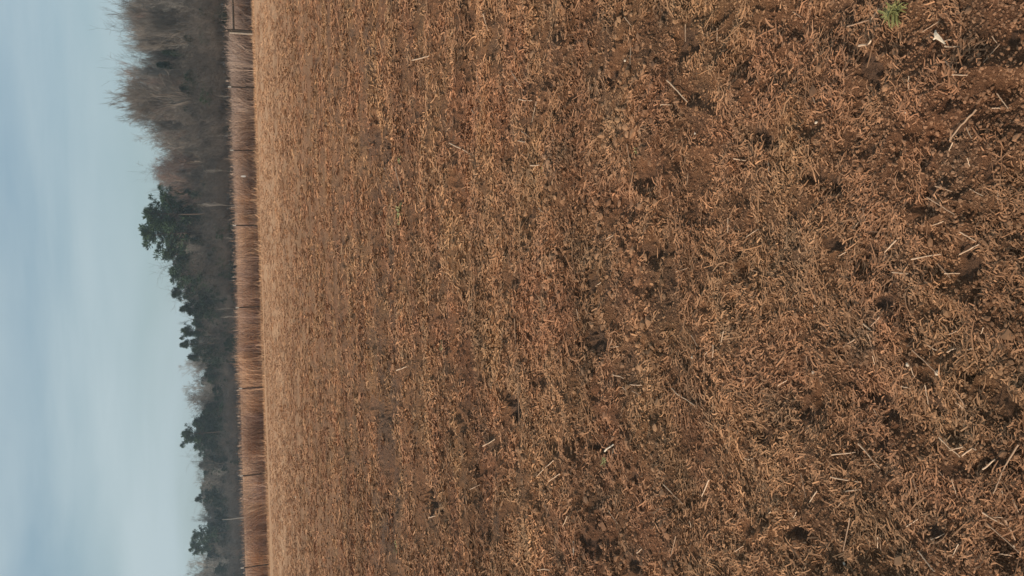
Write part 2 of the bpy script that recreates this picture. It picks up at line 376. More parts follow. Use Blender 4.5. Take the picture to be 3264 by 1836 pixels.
# unique ones, each with a label of its own: (pixels, width, material, label)
UNIQ = [
 ([(2756, 66), (2778, 47), (2801, 28)], 6, M_STALK, 'thick pale cut stalk pointing at the green weed'),
 ([(2688, 84), (2753, 61)], 6, M_STALK_DULL, 'dull tan stalk lying end to end with the thick one below the green weed'),
 ([(2936, 101), (2967, 84), (2995, 67)], 4, M_STALK_DULL, 'thin brown stalk just above the white forked husk'),
 ([(3073, 241), (3124, 242)], 4.5, M_STALK, 'pale stalk beside the hollow right of the white forked husk, lying along the picture width'),
 ([(3034, 197), (3060, 215), (3088, 233)], 5, M_STALK_DULL, 'grey-brown slanted stalk ending beside a shorter pale stalk'),
 ([(3131, 351), (3110, 378), (3091, 404), (3063, 450)], 7, M_STALK_DULL, 'thick dull stalk with a long thin tail crossing the dark grey soil patch'),
 ([(2983, 629), (3022, 655), (3063, 683)], 5, M_STALK_DULL, 'long brown stalk slanting away from the small dark hollow'),
 ([(2918, 827), (2958, 817), (2998, 810)], 5, M_STALK, 'first of two long pale stalks in one line, the end nearer the fence'),
 ([(3045, 812), (3085, 795), (3121, 779)], 5, M_STALK, 'second of two long pale stalks in one line, touching the dark patch'),
 ([(2866, 756), (2840, 782), (2818, 804), (2817, 832)], 5.5, M_STALK, 'bent straw stalk with a short broken foot'),
 ([(2765, 1032), (2799, 1061)], 6, M_STALK, 'yellowish stalk at the middle of the star of crossed straws'),
 ([(2824, 1009), (2806, 1026), (2790, 1040)], 6, M_STALK_DULL, 'dull upper arm of the star of crossed straws'),
 ([(2790, 1062), (2792, 1085), (2793, 1117), (2806, 1152)], 3.5, M_STALK_DULL, 'thin long tail hanging from the star of crossed straws'),
 ([(2734, 1080), (2694, 1105)], 5, M_STALK_DULL, 'tan stalk lying by itself beside the star of crossed straws'),
 ([(2930, 1114), (2970, 1155), (3014, 1201)], 4.5, M_STALK_DULL, 'long thin slanted straw beside a pale pebble'),
 ([(2737, 1414), (2753, 1433), (2776, 1463), (2799, 1495)], 5.5, M_STALK, 'long bright stalk with a broken upper end'),
 ([(2653, 1450), (2717, 1442)], 4.5, M_STALK, 'straight stalk left of the long bright broken one'),
 ([(2653, 1520), (2697, 1530), (2740, 1538)], 5, M_STALK, 'bright straight stalk between the long broken one and the short square-ended one'),
 ([(2694, 1566), (2739, 1561)], 5, M_STALK, 'short square-ended stalk nearest the ochre soil patch'),
 ([(2537, 1510), (2549, 1550), (2560, 1588)], 4, M_STALK_DULL, 'long dull stem pointing down at a pair of short stubs'),
 ([(2712, 1650), (2703, 1700), (2694, 1756)], 4.5, M_STALK_DULL, 'long dull stem standing out over the ochre soil'),
 ([(2917, 1757), (2945, 1785), (2967, 1807), (2986, 1821)], 5.5, M_STALK, 'bright stalk slanting to the bottom edge of the photo'),
 ([(2998, 1395), (3028, 1428), (3057, 1457)], 5, M_STALK, 'slanted stalk crossed by a short straw'),
 ([(3028, 1436), (3076, 1423)], 4, M_STALK, 'short straw crossing over the slanted stalk'),
 ([(3062, 1453), (3101, 1429), (3122, 1433)], 5, M_STALK, 'bent stalk lying beside the crossed pair'),
 ([(3140, 1496), (3174, 1464)], 6, M_STALK, 'bright thick stub beside a black hollow'),
 ([(3250, 1417), (3226, 1460), (3209, 1495), (3197, 1535), (3185, 1572)], 5.5, M_STALK_DULL, 'very long curved stem near the right edge of the photo'),
 ([(3140, 1633), (3172, 1657), (3203, 1678)], 5.5, M_STALK, 'pale stalk slanting to meet a wide flat blade'),
 ([(3208, 1656), (3211, 1725)], 7, M_STALK_DULL, 'wide flat blade lying across the end of a pale stalk'),
 ([(3144, 1669), (3195, 1715), (3253, 1771)], 5, M_STALK_DULL, 'long brown stem running to the right edge under the wide blade'),
 ([(1653, 1015), (1656, 1130), (1659, 1240), (1662, 1355)], 3.2, M_STALK_DULL, 'very long thin stem lying level beside a dark furrow in mid field'),
 ([(1319, 193), (1350, 186), (1381, 178)], 5, M_STALK, 'pale stalk lying alone in the upper middle of the field'),
 ([(2155, 258), (2180, 290), (2203, 326)], 6, M_STALK, 'swollen pale stalk thick at its lower end'),
 ([(2133, 1235), (2152, 1254), (2185, 1272), (2215, 1291)], 5, M_STALK, 'elbow-shaped long stalk with a kink near its top'),
 ([(1931, 1436), (1950, 1417)], 7, M_PALE, 'thick white stub over a dark hollow above a green tuft'),
 ([(1832, 1724), (1834, 1748), (1836, 1771)], 6, M_PALE, 'upright white stub beside the grey-green hollow'),
 ([(2251, 1529), (2236, 1556), (2220, 1585)], 6, M_STALK, 'tapering pale stalk with a thick rounded lower end'),
 ([(2357, 1461), (2378, 1467), (2400, 1461)], 4, M_STALK, 'shallow curved straw like a smile'),
 ([(2010, 459), (2016, 500), (2021, 540)], 4, M_STALK_DULL, 'long thin straw beside a faint green sprig'),
 ([(2756, 146), (2790, 144), (2806, 132)], 8, M_STALK, 'curled pale leaf blade just above the large dark hollow'),
]
for pix, wd, mt, lb in UNIQ: stalk(pix, wd, mt, lb)
SAME = '''2520,37,2546,56 3020,149,3059,149 3011,132,3034,127 2919,245,2924,286 3104,407,3122,441 3188,140,3166,202 3172,298,3206,345 3166,115,3181,137 3160,345,3188,345
3067,452,3048,481 3011,593,3051,611 3104,602,3144,624 3194,605,3194,636 2973,719,3008,705 3067,740,3110,770 2980,841,3020,885 3008,872,3039,872 2852,868,2908,872 2681,815,2712,803
2728,730,2740,708 2757,664,2762,717 3107,503,3108,531 2789,1133,2785,1173 2961,1099,2989,1117 3020,1122,3051,1110 3020,1066,3046,1055 3146,1043,3136,1065 2865,1232,2905,1237
2928,1170,2931,1201 2967,1226,2970,1288 3059,1248,3079,1301 3054,1282,3068,1301 3214,1237,3244,1226 3098,1113,3116,1111 2770,1304,2778,1329 2565,1133,2566,1158 2598,1566,2579,1600
2681,1597,2663,1616 2528,1633,2520,1652 2793,1712,2782,1749 2798,1706,2799,1756 3209,1557,3211,1579 3237,1591,3253,1631 3157,1647,3197,1650 3020,1529,3032,1588 2980,1501,2994,1523
2964,1721,3000,1703 3057,1734,3037,1776 3172,1768,3209,1774 2883,1681,2919,1656 2911,1532,2924,1572 1664,317,1701,321 1704,323,1704,388 2124,335,2155,335 2291,90,2291,133
1673,419,1695,438 2018,149,2027,205 2184,78,2186,133 2004,56,2021,82 1883,429,1883,444 2189,557,2186,591 1698,528,1723,526 1723,663,1745,678 2330,695,2330,742 1919,767,1947,751
2161,866,2198,854 2347,506,2372,511 2057,726,2058,754 2381,757,2422,730 1891,914,1923,900 1959,1080,1940,1103 1934,1107,1978,1103 1944,1195,1978,1206 2001,1226,2052,1228 1975,1235,1990,1251
2012,1246,2049,1262 2308,1055,2294,1099 2276,1099,2274,1139 2251,1120,2239,1139 2203,1068,2223,1105 2394,1207,2385,1228 1852,984,1854,1024 1954,1429,1957,1457 1768,1467,1715,1518
1784,1510,1763,1533 1739,1597,1757,1631 1810,1645,1796,1678 2030,1763,2043,1749 2108,1544,2161,1608 2184,1662,2186,1684 2153,1709,2139,1771 1940,1625,1962,1672 1723,1816,1766,1815
1439,456,1488,490 1339,720,1355,736 1519,649,1532,736 1268,534,1280,608 1389,776,1420,810 1553,46,1559,99 1482,346,1501,368 1513,224,1526,290 1638,228,1671,290 1650,447,1691,453
2590,300,2604,330 2462,520,2475,548 2390,860,2420,868 2480,1230,2500,1212 2440,1640,2462,1630 2330,1760,2352,1742 1560,1420,1580,1400 1500,1560,1530,1545 1372,1650,1402,1642 1270,1180,1300,1168'''
for i, q in enumerate(SAME.split()):
    a = [float(v) for v in q.split(',')]
    mid = ((a[0] + a[2]) / 2 + rnd.gauss(0, 1), (a[1] + a[3]) / 2 + rnd.gauss(0, 1))
    stalk([(a[0], a[1]), mid, (a[2], a[3])], rnd.uniform(3.2, 5), M_STALK if i % 5 else M_STALK_DULL, 'short loose straw piece lying flat on the brown soil', G1)

def flat_leaf(pts, widths, thick, name, mat, label, cat, group=None):
    """a curled blade with real thickness"""
    P = [Vector(p) for p in pts]; o_ = P[0].copy(); V = []; F = []
    for i, p in enumerate(P):
        t = (P[min(i + 1, len(P) - 1)] - P[max(i - 1, 0)]).normalized(); s = t.cross(Vector((0, 0, 1))).normalized(); q = p - o_
        for a, b in ((-1, 0), (-.1, thick * 2.2), (1, 0), (0, -thick)): V.append(tuple(q + s * widths[i] * a + Vector((0, 0, b))))
    for i in range(len(P) - 1):
        for k in range(4):
            F.append((i * 4 + k, i * 4 + (k + 1) % 4, i * 4 + 4 + (k + 1) % 4, i * 4 + 4 + k))
    return V, F, o_
# bleached forked husk
hp = [(2983, 96), (2986, 106), (2990, 115), (2999, 126), (3008, 140)]
g = []
for k, (x, y) in enumerate(hp):
    p = on_ground(x, y, .03); p.z = .030 + .006 * math.sin(k); g.append(p)
s = px_size(2990, 115)
V1, F1, o1 = flat_leaf(g, [1.5 * s, 5 * s, 7.5 * s, 5 * s, 1.5 * s], .0012, '', None, '', '')
p2 = [on_ground(x, y, .03) for x, y in ((2974, 126), (2981, 119), (2991, 112))]
for p in p2: p.z = .028
V2, F2, o2 = flat_leaf(p2, [1.5 * s, 4 * s, 4 * s], .0012, '', None, '', '')
Vh = list(V1) + [tuple(Vector(v) + o2 - o1) for v in V2]; Fh = list(F1) + [tuple(i + len(V1) for i in f) for f in F2]
ob = mesh_np('forked_husk', Vh, Fh, M_PALE); ob.location = o1
tag(ob, 'small forked off-white husk, the brightest scrap on the soil', 'husk')
# pebbles
def pebble(px, py, r_px, label, mat=M_STONE, group=None, name='pebble', el=1.0):
    rs = np.random.default_rng(int(px)); V, F = ico(); s = px_size(px, py) * r_px
    V = V * (1 + rs.normal(0, .15, (12, 1))) * np.array([s, s * el, s * .7]); c = on_ground(px, py, .015)
    h = float(height(np.array([c.x]), np.array([c.y]), np.array([.003]))[0])
    ob = mesh_np(name, V, F, mat, smooth=True); ob.location = (c.x, c.y, h + s * .35); ob.rotation_euler = (0, 0, px)
    tag(ob, label, 'pebble', group)
pebble(2903, 357, 5, 'small round whitish pebble on the soil below the large dark hollow', M_PALE)
pebble(2598, 390, 5, 'oblong cream pebble up from the large dark hollow, toward the fence', M_PALE, el=1.9)
pebble(2588, 1187, 7, 'brownish rounded clod-like pebble under the small dark hollow')
pebble(2584, 975, 5, 'tan pebble at the edge of the reddish soil')
pebble(2897, 1162, 7, 'tan pebble beside the long thin slanted straw')
pebble(2989, 1189, 9, 'largest yellowish pebble, close to the lower end of the thin slanted straw')
pebble(2663, 1801, 5, 'cream pebble near the bottom edge of the photo', M_PALE, el=1.5)
pebble(3205, 1745, 4.5, 'cream pebble beside the long brown stem at the right edge', M_PALE)
pebble(2007, 194, 5, 'bright cream pebble in mid field', M_PALE)
pebble(2211, 425, 5, 'cream pebble touching the smooth black hollow', M_PALE)
pebble(944, 1584, 5, 'small pinkish pebble far out on the field', M_STONE)
pebble(1219, 536, 5, 'small grey-white pebble beside the far black hollow', M_PALE)
pebble(2205, 1139 + 0, 6, 'yellow-tan pebble in the mid field between straws', M_STONE)

def weed(px, py, rad_px, n, mat, label, seed):
    rs = random.Random(seed); s = px_size(px, py); c = on_ground(px, py, .01); c.z = float(height(np.array([c.x]), np.array([c.y]), np.array([.003]))[0])
    V, F = [], []
    for k in range(n):
        a = rs.uniform(0, 6.28); L = rad_px * s * rs.uniform(.45, 1.1); W = L * rs.uniform(.035, .10); el = rs.uniform(.15, .95); b = len(V)
        base = Vector((rs.gauss(0, .25), rs.gauss(0, .25), 0)) * rad_px * s
        sd_ = Vector((-math.sin(a), math.cos(a), 0)); m = 5
        for i in range(m):
            q = i / (m - 1); rr = L * q * math.cos(el); zz = L * (q * math.sin(el) - .45 * q * q) + .004
            p = base + Vector((math.cos(a) * rr, math.sin(a) * rr, zz)); ww = W * (math.sin(math.pi * min(1, .12 + q * .88)) + .05)
            V += [tuple(p - sd_ * ww), tuple(p + Vector((0, 0, -ww * .4))), tuple(p + sd_ * ww)]
        for i in range(m - 1):
            for j in range(2):
                q0 = b + i * 3 + j; F.append((q0, q0 + 1, q0 + 4, q0 + 3))
    ob = mesh_np('weed', V, F, mat); ob.location = c
    tag(ob, label, 'weed')
weed(2852, 38, 46, 110, M_WEED, 'largest and greenest weed tuft at the top edge of the photo', 1)
weed(1278, 680, 40, 34, M_WEED_DRY, 'faded green weed spread on the far part of the field below the black hollow', 2)
weed(1735, 535, 26, 30, M_WEED, 'small dark green weed in mid field beside two short straws', 3)
weed(1917, 1474, 24, 34, M_WEED_DRY, 'pale yellow-green tuft under the thick white stub', 4)
weed(2030, 487, 18, 16, M_WEED_DRY, 'faint green sprig beside a long thin straw', 5)
weed(1402, 1100, 26, 14, M_WEED_DRY, 'sparse olive sprig in the middle of the photo', 6)
weed(1250, 1745, 30, 18, M_WEED_DRY, 'olive sprig on the far field near the bottom edge of the photo', 7)
weed(1275, 515, 22, 20, M_WEED_DRY, 'thin grass sprig right beside the far black hollow', 8)

# ------------------------------------------------------------------ fence
def box_geo(c, s, off=0):
    V = [(c[0] + s[0] * a / 2, c[1] + s[1] * b / 2, c[2] + s[2] * d / 2) for a in (-1, 1) for b in (-1, 1) for d in (-1, 1)]
    F = [(0, 1, 3, 2), (4, 6, 7, 5), (0, 4, 5, 1), (2, 3, 7, 6), (0, 2, 6, 4), (1, 5, 7, 3)]
    return V, [tuple(i + off for i in f) for f in F]
def join(gs):
    V, F = [], []
    for v, f in gs:
        o_ = len(V); V += list(v); F += [tuple(i + o_ for i in q) for q in f]
    return V, F
M_TPOST = simple_material('rusty_steel_post', (.028, .020, .016), (.065, .042, .030), 8, .7)
M_TIP = simple_material('white_post_tip', (.45, .42, .38), (.62, .58, .52), 30, .5)
M_WOODPOST = simple_material('weathered_post_wood', (.035, .028, .023), (.085, .066, .052), 6, .85, .004, (3, 3, .6))
M_PALE_STRIP = simple_material('pale_post_strip', (.34, .28, .22), (.50, .42, .34), 8, .8)
M_WIRE = simple_material('fence_wire', (.10, .09, .085), (.18, .16, .15), 20, .4)
def fence_depth(py): return 47.6 + 2.2 * (py / 1836)
fence = bpy.data.objects.new('wire_fence', None); COL.objects.link(fence)
tag(fence, 'wire fence along the field edge with thin white-tipped posts and a wooden corner post', 'fence')
fo = at_depth(835, 977, fence_depth(977)); fo.z = .05; fence.location = fo
posts = [(281, 730, 1.0), (480, 737, 1.0), (718, 745, 1.0), (977, 754, 1.0), (1234, 765, 1.0), (1511, 767, 1.0), (1801, 770, 1.0)]
tops = []
for (py, pxt, q) in posts:
    Y = fence_depth(py); top = at_depth(pxt, py + 2, Y); h = max(1.15, min(1.6, top.z)); x = at_depth(835, py, Y).x
    gs = [box_geo((0, 0, h / 2 - .1), (.07, .016, h + .1)), box_geo((0, .022, h / 2 - .1), (.010, .032, h + .099))]
    for k in range(9): gs.append(box_geo((0, -.009, .25 + k * .1), (.018, .006, .02)))
    V, F = join(gs); p = mesh_np('post', V, F, M_TPOST, fence); p.location = Vector((x, Y, .03)) - fo
    p.rotation_euler = (rnd.gauss(0, .012), rnd.gauss(0, .014), 0)
    V, F = join([box_geo((0, 0, h - .065), (.060, .022, .17)), box_geo((0, .027, h - .065), (.020, .032, .168))])
    tp = mesh_np('post_tip', V, F, M_TIP, p)
    tops.append((x, Y, h))
# corner post and brace
Yc = fence_depth(102); ct = at_depth(727, 102, Yc); xc = at_depth(803, 102, Yc).x
V, F = tube_geo([(0, 0, -.2), (0, 0, .5), (.01, 0, 1.0), (.0, 0, ct.z)], [.095, .09, .085, .08], 6)
cp = mesh_np('corner_post', V, F, M_WOODPOST, fence, smooth=False); cp.location = Vector((xc, Yc, .03)) - fo
V, F = box_geo((0, 0, 0), (.055, .10, ct.z - .12))
sp_ = mesh_np('pale_strip', V, F, M_PALE_STRIP, cp); sp_.location = (-.118, -.02, (ct.z - .12) / 2 + .02)  # narrow pale strip along the left side of the corner post
br0 = at_depth(745, 102, Yc); br1 = at_depth(741, -110, Yc - .5)
V, F = tube_geo([br0 - fo, (br0 + br1) / 2 - fo + Vector((0, 0, .012)), br1 - fo], [.055, .05, .05], 6)
mesh_np('brace_rail', V, F, M_WOODPOST, fence)
e2 = mesh_np('corner_post', *tube_geo([(0, 0, -.2), (0, 0, .5), (.0, .01, 1.0), (.0, 0, ct.z - .02)], [.09, .09, .08, .08], 6), M_WOODPOST, fence)
e2.location = Vector((br1.x + .05, Yc - .5, .03)) - fo
line = [(br1.x, Yc - .5, ct.z), (xc, Yc, ct.z)] + tops
last = tops[-1]; line.append((last[0] - 5.2, last[1] + .3, last[2])); line.append((last[0] - 10.6, last[1] + .6, last[2]))
for (x, Y, h) in line[-2:]:
    V, F = join([box_geo((0, 0, h / 2 - .1), (.07, .016, h + .1)), box_geo((0, .022, h / 2 - .1), (.010, .032, h + .099))])
    p = mesh_np('post', V, F, M_TPOST, fence); p.location = Vector((x, Y, .03)) - fo
    V, F = join([box_geo((0, 0, h - .065), (.060, .022, .17))]); mesh_np('post_tip', V, F, M_TIP, p)
for zf in (.30, .55, .80, 1.04, 1.22):
    gs = []
    for a, b in zip(line[:-1], line[1:]):
        A = Vector((a[0], a[1] - .012, zf)) - fo; B = Vector((b[0], b[1] - .012, zf)) - fo; Mi = (A + B) / 2 - Vector((0, 0, .015))
        gs.append(tube_geo([A, Mi, B], [.0035] * 3, 3, cap=False))
    V, F = join(gs); mesh_np('wire', V, F, M_WIRE, fence)
# white tag hanging on the top wire
tg = at_depth(776, 562, fence_depth(562) - .05)
V, F = join([box_geo((0, 0, 0), (.085, .02, .20)), box_geo((0, 0, .12), (.03, .012, .05)), box_geo((.012, 0, -.115), (.05, .018, .03))])
o = mesh_np('plastic_tag', V, F, simple_material('white_plastic', (.60, .58, .55), (.78, .76, .72), 20, .5)); o.location = tg
tag(o, 'small white plastic tag hanging on the fence wire before the tall grass', 'tag')

# ------------------------------------------------------------------ tall grass behind the fence and the pale verge
def grass_mat():
    m, t, b = new_mat('tall_dead_grass'); L = t.links
    pos = N(t, 'ShaderNodeNewGeometry').outputs['Position']
    mp = N(t, 'ShaderNodeMapping'); mp.inputs['Scale'].default_value = (1, .5, .0); L.new(pos, mp.inputs[0])
    a = noise(t, mp.outputs[0], .22, 3, .5); b2 = noise(t, mp.outputs[0], 1.1, 4, .6)
    c = mixc(t, rng_map(t, a, .42, .58), (.42, .262, .185), (.53, .32, .20))
    c = mixc(t, rng_map(t, b2, .50, .66, 0, .8), c, (.42, .28, .235))
    sep = N(t, 'ShaderNodeSeparateXYZ'); L.new(pos, sep.inputs[0])
    c = mixc(t, rng_map(t, sep.outputs['X'], 2, 13, 0, .85), c, (.33, .245, .205))
    tint = N(t, 'ShaderNodeAttribute', attribute_name='tint').outputs['Fac']
    c = mixc(t, 1.0, c, ramp(t, tint, [(0, (.45, .43, .42)), (.6, (1, 1, 1)), (1, (1.5, 1.5, 1.4))]), 'MULTIPLY')
    L.new(c, b.inputs['Base Color']); b.inputs['Roughness'].default_value = .8; b.inputs['Specular IOR Level'].default_value = .2
    return m
M_GRASS = grass_mat()
def blades(rs, x, y, z, H, W, lean, tint, segs=3, bias=None):
    n = len(x); a = rs.random(n) * 6.283 if bias is None else bias + rs.normal(0, .9, n) + 3.14 * (vnoise(x / 2.3, y / 2.3, 48) > 0); f = rs.random(n) * 3.1416
    V = np.zeros((n, (segs + 1) * 2, 3))
    for k in range(segs + 1):
        q = k / segs; off = lean * H * q ** 1.8
        ww = W * (1 - .75 * q)
        for s, sg in ((0, -1), (1, 1)):
            V[:, 2 * k + s, 0] = x + np.cos(a) * off + np.cos(f) * ww * sg
            V[:, 2 * k + s, 1] = y + np.sin(a) * off + np.sin(f) * ww * sg
            V[:, 2 * k + s, 2] = z + H * q * (1 - .12 * lean * q)
    b = np.arange(n)[:, None] * (segs + 1) * 2
    F = np.concatenate([b + np.array([[2 * k, 2 * k + 1, 2 * k + 3, 2 * k + 2]]) for k in range(segs)], 0)
    return V.reshape(-1, 3), F, np.repeat(tint, (segs + 1) * 2)
def fence_y(x): return 48.7 - x * (2.2 / 34)
rs = np.random.default_rng(21)
n = 95000
x = (rs.random(n) * 2 - 1) * 32; dy = .5 + rs.random(n) ** 1.3 * 9; y = fence_y(x) + dy
hh = 1.10 + .20 * vnoise(x / .8, y / .7, 41) + .20 * vnoise(x / 3.5, y / 4, 42) + rs.normal(0, .17, n)
hh = np.where(x > 9, hh * 1.03, hh)
keep = rs.random(n) < .75 + .4 * vnoise(x * 1.3, y, 44); x, y, hh = x[keep], y[keep], hh[keep]; n = len(x)
V, F, T = blades(rs, x, y, np.full(n, .03), hh, .009 + .009 * rs.random(n), rs.random(n) ** 1.2 * 1.1, np.clip(rs.random(n) * .7 + .3 * (.5 + vnoise(x / .6, y / .6, 46)), 0, 1), bias=(vnoise(x / 1.1, y / 1.1, 47) * 2.4))
o = mesh_np('tall_grass', V, F, M_GRASS, attrs={'tint': T})
tag(o, 'tall rusty brown dead grass standing behind the wire fence', 'tall grass', kind='stuff')
# pale verge along the foot of the fence
M_VERGE = litter_material('verge_grass', ((.60, .38, .23), (.62, .41, .25), (.52, .36, .24)), (.5, .5, .5), (1.4, 1.4, 1.35))
n = 30000
x = (rs.random(n) * 2 - 1) * 32; y = fence_y(x) - .25 + rs.normal(0, .5, n) + .6 * vnoise(x / 1.4, x * 0, 49)
V, F, T = blades(rs, x, y, np.full(n, .02), .04 + .13 * rs.random(n) ** 2, .008 + .008 * rs.random(n), rs.random(n) * 1.2, rs.random(n), 2)
o = mesh_np('verge_grass', V, F, M_VERGE, attrs={'tint': T})
tag(o, 'thin strip of short pale grass along the foot of the fence', 'grass', kind='stuff')
n = 1500
cx = (rs.random(60) * 2 - 1) * 30; k = rs.integers(0, 60, n); x = cx[k] + rs.normal(0, .25, n); y = fence_y(x) - .5 + rs.normal(0, .15, n) - .3 * rs.random(60)[k]
V, F, T = blades(rs, x, y, np.full(n, .0), .12 + .35 * rs.random(n) ** 2, .010 + .006 * rs.random(n), rs.random(n) * 1.2, rs.random(n), 3)
o = mesh_np('grass_tufts', V, F, M_VERGE, attrs={'tint': T})
tag(o, 'ragged tufts of taller straw leaning out into the field from the fence', 'grass', kind='stuff')
# meadow between the grass belt and the wood
n = 60000
x = (rs.random(n) * 2 - 1) * 75; y = 58 + rs.random(n) * 90
V, F, T = blades(rs, x, y, np.zeros(n), .5 + .4 * rs.random(n), .02 + .02 * rs.random(n), rs.random(n) * .6, rs.random(n), 2)
o = mesh_np('meadow_grass', V, F, M_GRASS, attrs={'tint': T})
tag(o, 'rough dead grass between the fence belt and the wood', 'grass', kind='stuff')

# ------------------------------------------------------------------ trees
M_BARK = simple_material('grey_brown_bark', (.12, .095, .078), (.26, .21, .17), 1.2, .9, .02, (1, 1, .3))
M_TWIG = simple_material('bare_twigs', (.105, .090, .078), (.245, .21, .18), .6, .9)
M_TWIG_RED = simple_material('reddish_twigs', (.13, .088, .072), (.24, .165, .135), .6, .9)
M_TWIG_D = simple_material('dark_brush_twigs', (.055, .047, .042), (.135, .112, .096), .5, .9)
M_BARK_D = simple_material('dark_brush_bark', (.05, .043, .038), (.12, .10, .086), .5, .9)
M_TWIG_PALE = simple_material('pale_grey_twigs', (.20, .18, .16), (.36, .33, .30), .6, .9)
M_PINEBARK = simple_material('pine_bark', (.05, .035, .026), (.11, .075, .055), 1.5, .9, .02, (1, 1, .3))
M_NEEDLE = simple_material('pine_needles', (.018, .038, .018), (.050, .088, .036), .9, .7)
M_NEEDLE_D = simple_material('dark_needles', (.012, .024, .014), (.032, .052, .026), .9, .7)
class Geo:
    def __init__(s): s.V = []; s.F = []
    def seg(s, p, q, r0, r1, sides=3):
        d = (q - p); 
        if d.length < 1e-6: return
        t = d.normalized(); u = t.orthogonal().normalized(); v = t.cross(u); b = len(s.V)
        for (c, r) in ((p, r0), (q, r1)):
            for k in range(sides):
                a = 6.28318 * k / sides; s.V.append(tuple(c + (u * math.cos(a) + v * math.sin(a)) * r))
        for k in range(sides): s.F.append((b + k, b + (k + 1) % sides, b + sides + (k + 1) % sides, b + sides + k))
def rdir(rs, axis, spread):
    a = axis.orthogonal().normalized(); b = axis.cross(a); f = rs.uniform(0, 6.283)
    return (axis * math.cos(spread) + (a * math.cos(f) + b * math.sin(f)) * math.sin(spread)).normalized()
def bare_tree(seed, kids=(6, 5, 5, 4, 4), up=.35, spread=.62, trunk=.28, multi=1, rtrunk=.22, lens=(.42, .55, .56, .6, .7)):
    """unit height 10 m; returns (trunk and limb geometry, twig geometry)"""
    rs = random.Random(seed); T, W = Geo(), Geo()
    def grow(p, d, L, r, lev):
        g = T if lev <= 1 else W; n = 3 if lev < 3 else (2 if lev < len(kids) else 1); pts = [p]
        for i in range(n):
            d = (d + Vector((rs.gauss(0, .10), rs.gauss(0, .10), rs.gauss(0, .06))) + Vector((0, 0, up * .28))).normalized()
            q = pts[-1] + d * (L / n); rr0 = r * (1 - .55 * i / n); rr1 = r * (1 - .55 * (i + 1) / n)
            g.seg(pts[-1], q, rr0, rr1, 6 if lev == 0 else (4 if lev == 1 else 3)); pts.append(q)
        if lev >= len(kids): return
        for k in range(kids[lev]):
            f = rs.uniform(.25 if lev else .45, 1.0); j = min(int(f * n), n - 1); base = pts[j].lerp(pts[j + 1], f * n - j)
            nd = rdir(rs, d, (spread if lev < 2 else spread * 1.25) * rs.uniform(.5, 1.2)); grow(base, nd, L * lens[lev] * rs.uniform(.75, 1.15) if lev else 10 * lens[0] * rs.uniform(.75, 1.1), max(r * .5 * rs.uniform(.7, 1), .011), lev + 1)
    for m in range(multi):
        d0 = Vector((rs.gauss(0, .12 * multi), rs.gauss(0, .12 * multi), 1)).normalized()
        grow(Vector((rs.gauss(0, .25), rs.gauss(0, .25), -.2)) if multi > 1 else Vector((0, 0, -.2)), d0, 10 * trunk * rs.uniform(.9, 1.1) + (2.5 if multi == 1 else 1), rtrunk / (multi ** .5), 0)
    return norm10(T, W, .982)
def norm10(T, W, q=.995):
    top = sorted(v[2] for v in (W.V or T.V)); top = top[int(len(top) * q)]; k = 10.0 / top
    for g in (T, W): g.V = [(a * k, b * k, c * k) for a, b, c in g.V]
    return T, W
def pine_tree(seed, crown0=.45, spread=.24, limbs=34, flat=.0, clumpr=.45, needles=68):
    rs = random.Random(seed); T, W = Geo(), Geo()
    p = Vector((0, 0, -.2)); pts = [p]; r = .16
    for i in range(8):
        q = p + Vector((rs.gauss(0, .07), rs.gauss(0, .07), 1.2)); T.seg(p, q, r * (1 - i / 9), r * (1 - (i + 1) / 9), 6); p = q; pts.append(q)
    H = p.z
    def clump(c, R_):
        for k in range(needles):
            a = Vector((rs.gauss(0, 1), rs.gauss(0, 1), rs.gauss(.25, .8))).normalized(); q = c + a * R_ * rs.uniform(.2, .95)
            s = a.orthogonal().normalized() * .055; e = q + (a + Vector((0, 0, .25))) * R_ * .45; b = len(W.V)
            s = Matrix.Rotation(rs.uniform(0, 3.14), 3, a) @ s
            W.V += [tuple(q - s), tuple(q + s), tuple(e + s * .3), tuple(e - s * .3)]; W.F.append((b, b + 1, b + 2, b + 3))
    for i in range(limbs):
        f = crown0 + (1 - crown0) * (i + rs.random()) / limbs; z = f * H
        q = (f - crown0) / (1 - crown0); env = spread * 10 * (.35 + 1.0 * math.sin(math.pi * min(1, q * .72 + .22)) ** .8) * rs.uniform(.45, 1.1) * (1 - .5 * q ** 3)
        a = rs.uniform(0, 6.283); j = min(int((z + .2) / 1.2), 7); b0 = pts[j].lerp(pts[j + 1], min(1, max(0, (z - pts[j].z) / 1.2)))
        el = rs.uniform(.05, .55) + .5 * q; d = Vector((math.cos(a) * math.cos(el), math.sin(a) * math.cos(el), math.sin(el)))
        tip = b0 + d * env; mid = b0.lerp(tip, .5) - Vector((0, 0, .05 * env)); T.seg(b0, mid, .045, .03); T.seg(mid, tip, .03, .015)
        for k in range(max(2, int(env * 1.6))):
            c = mid.lerp(tip, rs.uniform(0, 1.08)) + Vector((rs.gauss(0, .16), rs.gauss(0, .16), rs.gauss(.08, .12))) * env * .35
            T.seg(b0.lerp(tip, .55), c, .015, .008); clump(c, clumpr * rs.uniform(.65, 1.15))
    clump(p, clumpr); clump(p - Vector((0, 0, .3)), clumpr * 1.2)
    return norm10(T, W)
def proto(name, TW, bark, leaf):
    T, W = TW
    a = mesh_np('trunk', T.V, T.F, bark, link=False).data; b = mesh_np('crown', W.V, W.F, leaf, link=False).data
    for o_ in [o_ for o_ in bpy.data.objects if o_.data in (a, b)]: bpy.data.objects.remove(o_)
    return (a, b)
